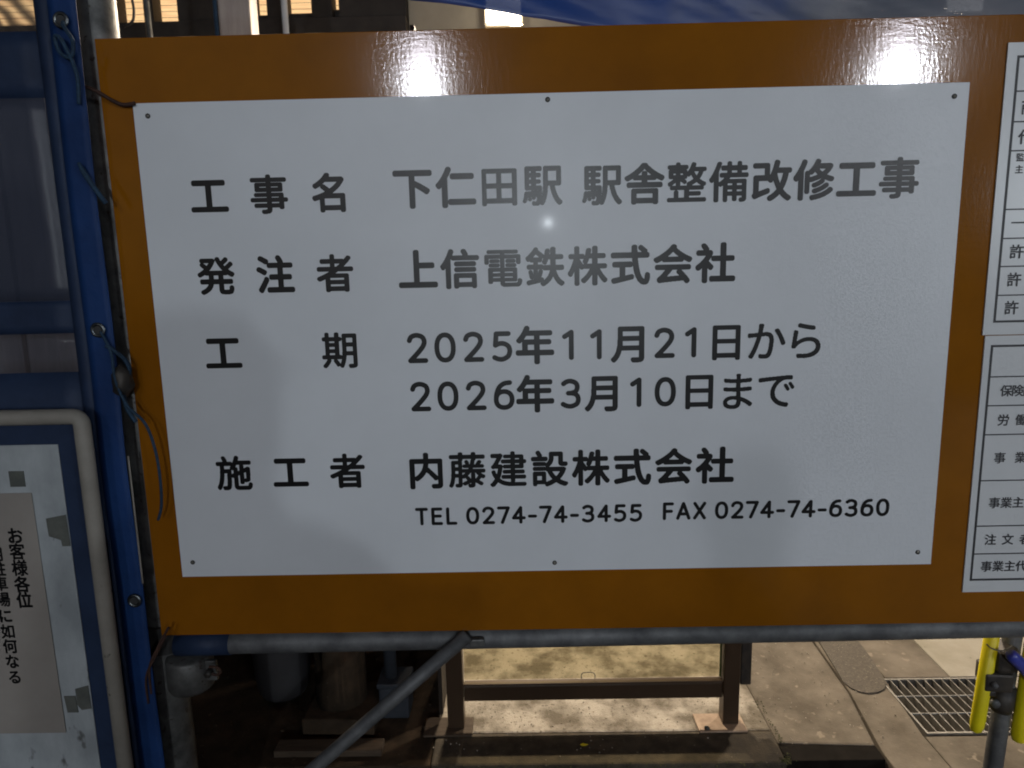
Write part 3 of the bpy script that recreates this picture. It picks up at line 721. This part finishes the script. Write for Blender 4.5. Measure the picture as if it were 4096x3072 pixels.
permit('lower white ruled insurance notice at the right end of the orange board', .838, 1.3535, .8625, 1.336,
       (1.275, 1.219, 1.162, 1.070, .977, .919),
       [[('保', .926, 1.247), ('険', .9475, 1.247), ('関', .969, 1.247)], [('労', .926, 1.190), ('働', .960, 1.190)], [('事', .926, 1.115), ('業', .966, 1.115)],
        [('事', .924, 1.024), ('業', .947, 1.024), ('主', .970, 1.024)], [('注', .923, .948), ('文', .957, .948), ('者', .991, .948)],
        [('事', .920, .892), ('業', .943, .892), ('主', .966, .892), ('代', .989, .892)]], .8895, .0235)

# rusty wires that tie the board to the post
w1 = thing('tie_wire', 'rusty bent wire end over the top left corner of the orange board', 'wire', (-.75, 0, 1.83))
tube('wire', M['rust'], w1, smooth_path([(-.80, .01, 1.842), (-.775, -.012, 1.838), (-.748, -.014, 1.828), (-.722, -.012, 1.812), (-.703, -.010, 1.804), (-.682, -.010, 1.806)]), .0034, 8)
w2 = thing('tie_wire', 'rusty bent wire ends sticking up at the bottom left corner', 'wire', (-.75, 0, .77))
tube('wire', M['rust'], w2, smooth_path([(-.765, -.03, .66), (-.760, -.035, .72), (-.735, -.035, .77), (-.712, -.035, .807)]), .0026, 8)
tube('wire', M['rust'], w2, smooth_path([(-.772, -.033, .64), (-.768, -.037, .70), (-.745, -.037, .745), (-.718, -.037, .79)]), .0022, 8)

# ================================================================ BLUE SHEET ON THE LEFT
bs = thing('blue_sheet', 'blue tarpaulin sheet with see-through windows left of the orange board', 'tarpaulin', (-.8, -.03, .3))
YS = -.030
sheet('border_band', M['blue'], bs, -.808, -.757, -.05, 2.25, YS, 4, 60, .010, 1)
sheet('side_band', M['navy'], bs, -.832, -.8082, -.05, 2.25, YS + .001, 2, 40, .006, 2)
sheet('cross_band', M['navy'], bs, -1.6, -.8322, 1.815, 1.925, YS + .001, 20, 4, .006, 3)
sheet('mesh_window', M['mesh'], bs, -1.6, -.8322, 1.9252, 2.25, YS + .004, 20, 8, .006, 4)
sheet('vinyl_window', M['vinyl'], bs, -1.6, -.8322, 1.4582, 1.8148, YS + .003, 24, 14, .006, 5)
sheet('cross_band', M['navy'], bs, -1.6, -.8322, 1.397, 1.458, YS + .001, 20, 4, .006, 6)
sheet('clear_window', M['vinyl_clear'], bs, -1.6, -.8322, 1.3242, 1.3968, YS + .003, 20, 4, .006, 7)
sheet('cross_band', M['navy'], bs, -1.6, -.8322, -.05, 1.324, YS + .001, 20, 20, .006, 8)
def ring(name, m, parent, c, r0, r1, y, n=20):
    bm = bmesh.new()
    a = [bm.verts.new((c[0] + r0 * math.cos(k * 2 * math.pi / n), y, c[1] + r0 * math.sin(k * 2 * math.pi / n))) for k in range(n)]
    b_ = [bm.verts.new((c[0] + (r0 + r1) / 2 * math.cos(k * 2 * math.pi / n), y - .003, c[1] + (r0 + r1) / 2 * math.sin(k * 2 * math.pi / n))) for k in range(n)]
    d = [bm.verts.new((c[0] + r1 * math.cos(k * 2 * math.pi / n), y, c[1] + r1 * math.sin(k * 2 * math.pi / n))) for k in range(n)]
    for k in range(n):
        j = (k + 1) % n; bm.faces.new((a[k], a[j], b_[j], b_[k])); bm.faces.new((b_[k], b_[j], d[j], d[k]))
    o = link(name, bm, m, parent, smooth=True)
    bm = bmesh.new(); tube_bm(bm, [(c[0], y + .002, c[1]), (c[0], y - .0006, c[1])], r0 * .98, 16); link('eyelet_hole', bm, M['hole'], o)
    return o
for c_ in ((-.781, 1.939), (-.781, 1.403), (-.773, .866)): ring('eyelet', M['brass'], bs, c_, .008, .014, YS - .008)
sheet('hem_strip', M['white_pipe'], bs, -.7568, -.7535, .90, 1.16, YS - .003, 2, 8, .001, 9)
# blue cords
r1 = thing('blue_rope', 'loose blue cord hanging over the left edge of the orange board', 'rope', (-.74, -.02, 1.3))
tube('cord', M['rope'], r1, smooth_path([(-.775, -.040, 1.40), (-.757, -.045, 1.36), (-.752, -.05, 1.31), (-.735, -.05, 1.262), (-.708, -.045, 1.225), (-.697, -.04, 1.17), (-.694, -.04, 1.11), (-.700, -.035, 1.06), (-.712, -.03, 1.03)]), .0026, 8)
tube('cord', M['rope'], r1, smooth_path([(-.765, -.045, 1.375), (-.745, -.03, 1.35), (-.735, -.03, 1.325), (-.745, -.04, 1.29), (-.742, -.04, 1.255), (-.728, -.04, 1.228)]), .004, 8)
bm = bmesh.new()
bmesh.ops.create_icosphere(bm, subdivisions=3, radius=1, matrix=Matrix.Translation((-.748, -.035, 1.305)) @ Matrix.Diagonal((.017, .016, .032, 1)))
for v in bm.verts: v.co += Vector((1, 1, .4)) * .006 * noise.noise(v.co * 90)
link('knot', bm, M['clamp'], r1, smooth=True)
r2 = thing('blue_rope', 'pale blue cord end slanting beside the upper left of the orange board', 'rope', (-.76, -.03, 1.68))
tube('cord', M['rope'], r2, smooth_path([(-.775, -.045, 1.70), (-.762, -.047, 1.675), (-.745, -.045, 1.645), (-.737, -.04, 1.630)]), [.003] * 3 + [.0045] * 16, 8)
r3 = thing('blue_rope', 'tangled blue cord through the topmost eyelet of the blue sheet', 'rope', (-.78, -.03, 1.93))
tube('cord', M['rope'], r3, smooth_path([(-.781, -.028, 1.94), (-.770, -.05, 1.925), (-.757, -.05, 1.90), (-.765, -.048, 1.875), (-.785, -.045, 1.885), (-.79, -.045, 1.91), (-.775, -.05, 1.90), (-.76, -.045, 1.85), (-.765, -.04, 1.80)]), .0035, 8)

# white framed notice board in front of the sheet
wf = thing('framed_board', 'grey board in a cream rounded pipe frame at the lower left', 'notice board', (-.95, -.08, .4))
path = [(-.802, -.085, .05)] + [(-.802, -.085, 1.234)]
for k in range(1, 7):
    q = k / 6 * math.pi / 2
    path.append((-.802 - .016 * (1 - math.cos(q)), -.085, 1.234 + .016 * math.sin(q)))
path += [(-1.30, -.085, 1.250)]
for k in range(1, 7):
    q = k / 6 * math.pi / 2
    path.append((-1.30 - .016 * math.sin(q), -.085, 1.250 - .016 * (1 - math.cos(q))))
path += [(-1.335, -.085, .05)]
tube('pipe_frame', M['white_pipe'], wf, path, .0145, 16)
box('backing', M['navy'], wf, -1.32, -.818, -.076, -.072, .08, 1.235)
bd = box('board', M['board_grey'], wf, -1.28, -.856, -.0795, -.0765, .2, 1.197, bevel=.001)
def patch(name, m, parent, pts, y0, y1):
    bm = bmesh.new(); a = [bm.verts.new((x, y0, z)) for x, z in pts]; c = [bm.verts.new((x, y1, z)) for x, z in pts]; n = len(pts)
    bm.faces.new(a); bm.faces.new(c[::-1])
    for i in range(n): bm.faces.new((a[i], a[(i + 1) % n], c[(i + 1) % n], c[i]))
    return link(name, bm, m, parent)
patch('tape', M['tape'], wf, [(-.895, 1.055), (-.857, 1.062), (-.856, 1.000), (-.871, 1.000), (-.872, 1.012), (-.882, 1.016), (-.894, 1.020)], -.0815, -.0800)
patch('tape', M['tape'], wf, [(-.953, 1.148), (-.925, 1.148), (-.925, 1.118), (-.953, 1.118)], -.0815, -.0800)
patch('tape', M['tape'], wf, [(-.884, .705), (-.858, .712), (-.857, .663), (-.876, .660), (-.884, .672)], -.0815, -.0800)
patch('tape', M['tape'], wf, [(-.908, .690), (-.886, .690), (-.884, .655), (-.905, .655)], -.0815, -.0800)
pp = thing('paper_notice', 'beige paper notice with vertical black Japanese writing taped on the grey board', 'paper', (-1.0, -.082, .61))
patch('sheet', M['paper'], pp, [(-1.22, 1.106), (-.915, 1.106), (-.913, .612), (-1.22, .612)], -.0822, -.0817)
patch('shadow_edge', M['ink_soft'], pp, [(-.913, 1.106), (-.9118, 1.100), (-.9112, 1.080), (-.913, 1.080)], -.0822, -.0817)
bpy.data.objects.remove(bpy.data.objects['shadow_edge'])
def vline(txt, x, zs, sz=.034): lettering('text_line', [(c, x, z) for c, z in zip(txt, zs)], -.0828, M['ink'], pp, sz, 1.0, wide=.92)
vline('お客様各位', -.957, (1.022, .991, .958, .925, .893))
vline('用駐車場に如何なる', -.998, (.987, .957, .927, .895, .861, .829, .798, .766, .733), .031)

# ================================================================ BLUE TARP OVER THE TOP
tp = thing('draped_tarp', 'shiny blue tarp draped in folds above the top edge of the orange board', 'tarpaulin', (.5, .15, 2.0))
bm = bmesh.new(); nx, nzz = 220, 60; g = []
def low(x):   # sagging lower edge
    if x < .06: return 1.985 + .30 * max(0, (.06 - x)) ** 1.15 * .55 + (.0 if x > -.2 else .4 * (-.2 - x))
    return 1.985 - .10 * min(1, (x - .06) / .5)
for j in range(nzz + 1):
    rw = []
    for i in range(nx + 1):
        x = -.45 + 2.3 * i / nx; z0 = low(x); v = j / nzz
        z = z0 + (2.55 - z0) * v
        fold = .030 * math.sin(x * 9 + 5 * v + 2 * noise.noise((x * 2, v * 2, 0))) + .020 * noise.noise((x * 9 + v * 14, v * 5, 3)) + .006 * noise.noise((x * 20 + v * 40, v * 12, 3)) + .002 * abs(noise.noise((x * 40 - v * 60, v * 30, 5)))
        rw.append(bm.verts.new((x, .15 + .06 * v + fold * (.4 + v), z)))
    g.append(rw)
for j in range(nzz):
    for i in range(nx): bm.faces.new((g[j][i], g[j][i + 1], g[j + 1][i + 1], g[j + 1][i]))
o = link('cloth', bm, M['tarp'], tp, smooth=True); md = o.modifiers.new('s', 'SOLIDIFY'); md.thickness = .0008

# ================================================================ LAMPS ACROSS THE STREET
def flood_lamp(x, y, power, label):
    """tall floodlight bank on a pole: lens from 8.5 m to 11.1 m, brightest in its lower part"""
    l = thing('floodlight', label, 'floodlight', (x, y, -.16), 'floodlights behind the viewer')
    tube('pole', M['galv'], l, [(x, y - .4, -.16), (x, y - .4, 11.3)], [.14, .09], 14)
    box('housing', M['galv'], l, x - .72, x + .72, y - .25, y + .02, 8.40, 11.2, bevel=.03)
    box('lens', M['lamp_head'], l, x - .42, x + .42, y + .022, y + .06, 8.50, 11.1, bevel=.02)
    return area('lamp_light', (x * .985, y + .55, 8.95), (0, 0, 1.4), .70, power, (.89, .94, 1.0), .80)
flood_lamp(-3.88, -30, 330, 'tall floodlight bank behind the viewer, left of the pair')
flood_lamp(16.2, -30, 560, 'tall floodlight bank behind the viewer, right of the pair')

# ================================================================ ADDED BYSTANDER (unseen, put in to cast the faint shadow on the notice)
def skin_mesh(nodes, edges, sub=2):
    """nodes: name -> (position, radius); one continuous skinned surface"""
    names = list(nodes); me = bpy.data.meshes.new('s')
    me.from_pydata([nodes[n][0] for n in names], [(names.index(a), names.index(b_)) for a, b_ in edges], [])
    o = bpy.data.objects.new('s', me); C.objects.link(o)
    o.modifiers.new('k', 'SKIN')
    for i, n in enumerate(names):
        r_ = nodes[n][1]; sv = me.skin_vertices[0].data[i]
        sv.radius = (r_, r_) if not isinstance(r_, tuple) else r_
        sv.use_root = (i == 0)
    md = o.modifiers.new('d', 'SUBSURF'); md.levels = sub; md.render_levels = sub
    dg = bpy.context.evaluated_depsgraph_get()
    out = bpy.data.meshes.new_from_object(o.evaluated_get(dg)); bpy.data.objects.remove(o)
    return out
ps = thing('person', 'unseen person in a dark jacket looking at a phone, added behind the viewer to shadow the notice', 'person', (1.53, -2.1, -.16))
ps.scale = (1, 1, 1)
HX, HY = 1.53, -2.1
nd = {'pelvis': ((HX + .01, HY - .02, .80), (.15, .115)), 'waist': ((HX, HY, .98), (.135, .10)), 'chest': ((HX, HY + .01, 1.18), (.16, .12)), 'collar': ((HX, HY, 1.35), (.10, .085)),
      'neck': ((HX, HY + .02, 1.425), .052), 'jaw': ((HX, HY + .045, 1.50), (.062, .07)), 'skull': ((HX, HY + .03, 1.60), (.078, .088)), 'crown': ((HX, HY + .02, 1.675), (.062, .07)),
      'sr': ((HX + .175, HY + .01, 1.33), .066), 'er': ((HX + .27, HY + .02, 1.07), .052), 'wr': ((HX + .12, HY + .24, 1.17), .034), 'pr': ((HX + .075, HY + .32, 1.20), (.034, .018)),
      'sl': ((HX - .175, HY + .01, 1.33), .066), 'el': ((HX - .27, HY + .02, 1.07), .052), 'wl': ((HX - .12, HY + .24, 1.17), .034), 'pl': ((HX - .075, HY + .32, 1.20), (.034, .018)),
      'hr': ((HX + .10, HY, .74), .092), 'kr': ((HX + .12, HY + .02, .34), .062), 'ar': ((HX + .13, HY - .02, -.08), .043), 'tr_': ((HX + .14, HY + .15, -.125), .035),
      'hl': ((HX - .09, HY, .74), .092), 'kl': ((HX - .12, HY + .03, .34), .062), 'al': ((HX - .13, HY, -.08), .043), 'tl_': ((HX - .14, HY + .17, -.125), .035)}
eg = [('pelvis', 'waist'), ('waist', 'chest'), ('chest', 'collar'), ('collar', 'neck'), ('neck', 'jaw'), ('jaw', 'skull'), ('skull', 'crown'),
      ('collar', 'sr'), ('sr', 'er'), ('er', 'wr'), ('wr', 'pr'), ('collar', 'sl'), ('sl', 'el'), ('el', 'wl'), ('wl', 'pl'),
      ('pelvis', 'hr'), ('hr', 'kr'), ('kr', 'ar'), ('ar', 'tr_'), ('pelvis', 'hl'), ('hl', 'kl'), ('kl', 'al'), ('al', 'tl_')]
me = skin_mesh(nd, eg)
M['jacket'] = mat('dark_jacket', (0.03, 0.033, 0.04), 0.85, col2=(0.02, 0.022, 0.03), nscale=30, bump=0.3)
M['trousers'] = mat('dark_trousers', (0.02, 0.022, 0.035), 0.9, col2=(0.015, 0.016, 0.025), nscale=30)
M['skin'] = mat('skin', (0.45, 0.27, 0.19), 0.5, col2=(0.40, 0.23, 0.16), nscale=20)
M['hair'] = mat('black_hair', (0.012, 0.010, 0.009), 0.5, bump=0.6, bscale=200)
for q in ('jacket', 'trousers', 'skin'): me.materials.append(M[q])
me.materials.clear()
for q in ('jacket', 'trousers', 'skin'): me.materials.append(M[q])
for p in me.polygons:
    c = p.center; p.use_smooth = True
    hand = c.y > HY + .26 and c.z > .9
    p.material_index = 2 if (c.z > 1.42 and abs(c.x - HX) < .12 and c.y < HY + .2) or hand else (1 if c.z < .80 else 0)
o = bpy.data.objects.new('body', me); C.objects.link(o); put(o, ps)
for side, palm, fx_ in ((1, Vector(nd['pr'][0]), -1), (-1, Vector(nd['pl'][0]), 1)):
    for k, L in enumerate((.066, .074, .070, .056)):
        b0 = palm + Vector((side * .002, .0, .022 - k * .017))
        pts_ = [b0, b0 + Vector((-side * L * .25, .028, 0)), b0 + Vector((-side * L * .55, .026, -.002)), b0 + Vector((-side * L * .75, .018, -.003))]
        tube('finger', M['skin'], o, smooth_path(pts_, 4), .0078, 10)
    b0 = palm + Vector((-side * .006, -.012, -.02))
    tube('thumb', M['skin'], o, smooth_path([b0, b0 + Vector((-side * .03, -.004, .012)), b0 + Vector((-side * .052, .012, .02))], 4), .0092, 10)
bm = bmesh.new(); bmesh.ops.create_uvsphere(bm, u_segments=28, v_segments=18, radius=1, matrix=Matrix.Translation((HX, HY + .012, 1.613)) @ Matrix.Diagonal((.084, .096, .080, 1)))
bmesh.ops.delete(bm, geom=[v for v in bm.verts if v.co.y > HY + .055 and v.co.z < 1.655], context='VERTS')
for v in bm.verts: v.co += v.normal * .006 * noise.noise(v.co * 60)
link('hair', bm, M['hair'], ps, smooth=True)
bm = bmesh.new()
bmesh.ops.create_cone(bm, cap_ends=True, segments=8, radius1=.013, radius2=.005, depth=.04, matrix=Matrix.Translation((HX, HY + .120, 1.58)) @ Matrix.Rotation(R(15), 4, 'X'))
link('nose', bm, M['skin'], ps, smooth=True)
for sx in (-1, 1):
    bm = bmesh.new(); bmesh.ops.create_uvsphere(bm, u_segments=10, v_segments=8, radius=.011, matrix=Matrix.Translation((HX + sx * .031, HY + .108, 1.603)))
    link('eye', bm, M['hole'], ps, smooth=True)
    bm = bmesh.new(); bmesh.ops.create_uvsphere(bm, u_segments=10, v_segments=8, radius=1, matrix=Matrix.Translation((HX + sx * .083, HY + .03, 1.585)) @ Matrix.Diagonal((.008, .018, .03, 1)))
    link('ear', bm, M['skin'], ps, smooth=True)
bm = bmesh.new(); bmesh.ops.create_uvsphere(bm, u_segments=10, v_segments=8, radius=1, matrix=Matrix.Translation((HX, HY + .112, 1.533)) @ Matrix.Diagonal((.022, .006, .006, 1)))
link('mouth', bm, M['rust'], ps, smooth=True)
ph = thing('phone', 'slim black phone held in both hands by the added person behind the viewer', 'phone', (1.53, -1.77, 1.2))
box('case', M['hole'], ph, 1.465, 1.595, -1.775, -1.767, 1.165, 1.235, bevel=.003)
box('screen', M['ink_soft'], ph, 1.470, 1.590, -1.7768, -1.7755, 1.169, 1.231)
def added_lamp(x, y, z, power, size, label):  # unseen lamps added behind the viewer; the tripod form is assumed
    l = thing('added_lamp', label, 'work lamp', (x, y, -.16), 'added lamps on tripods')
    tube('mast', M['galv'], l, [(x, y, .5), (x, y, z - .07)], .014, 10)
    for k in range(3):
        a = R(90 + 120 * k)
        tube('leg', M['galv'], l, [(x, y, .62), (x + .45 * math.cos(a), y + .45 * math.sin(a), -.155)], .010, 8)
    box('housing', M['hole'], l, x - .09, x + .09, y - .07, y - .004, z - .07, z + .07, bevel=.006)
    box('lens', M['lamp_small'], l, x - size / 2, x + size / 2, y - .0035, y - .001, z - size / 2, z + size / 2)
    return area('lamp_light', (x, y + .004, z), (0, 0, 1.4), size, power, (.86, .94, 1.0), size)
added_lamp(.315, -6.0, 1.947, 44, .045, 'unseen tripod lamp added straight behind the viewer for the small reflected bright point')
added_lamp(6.6, -7.0, 2.30, 160, .13, 'unseen tripod lamp added far to the right behind the viewer to throw the shadow of the person')
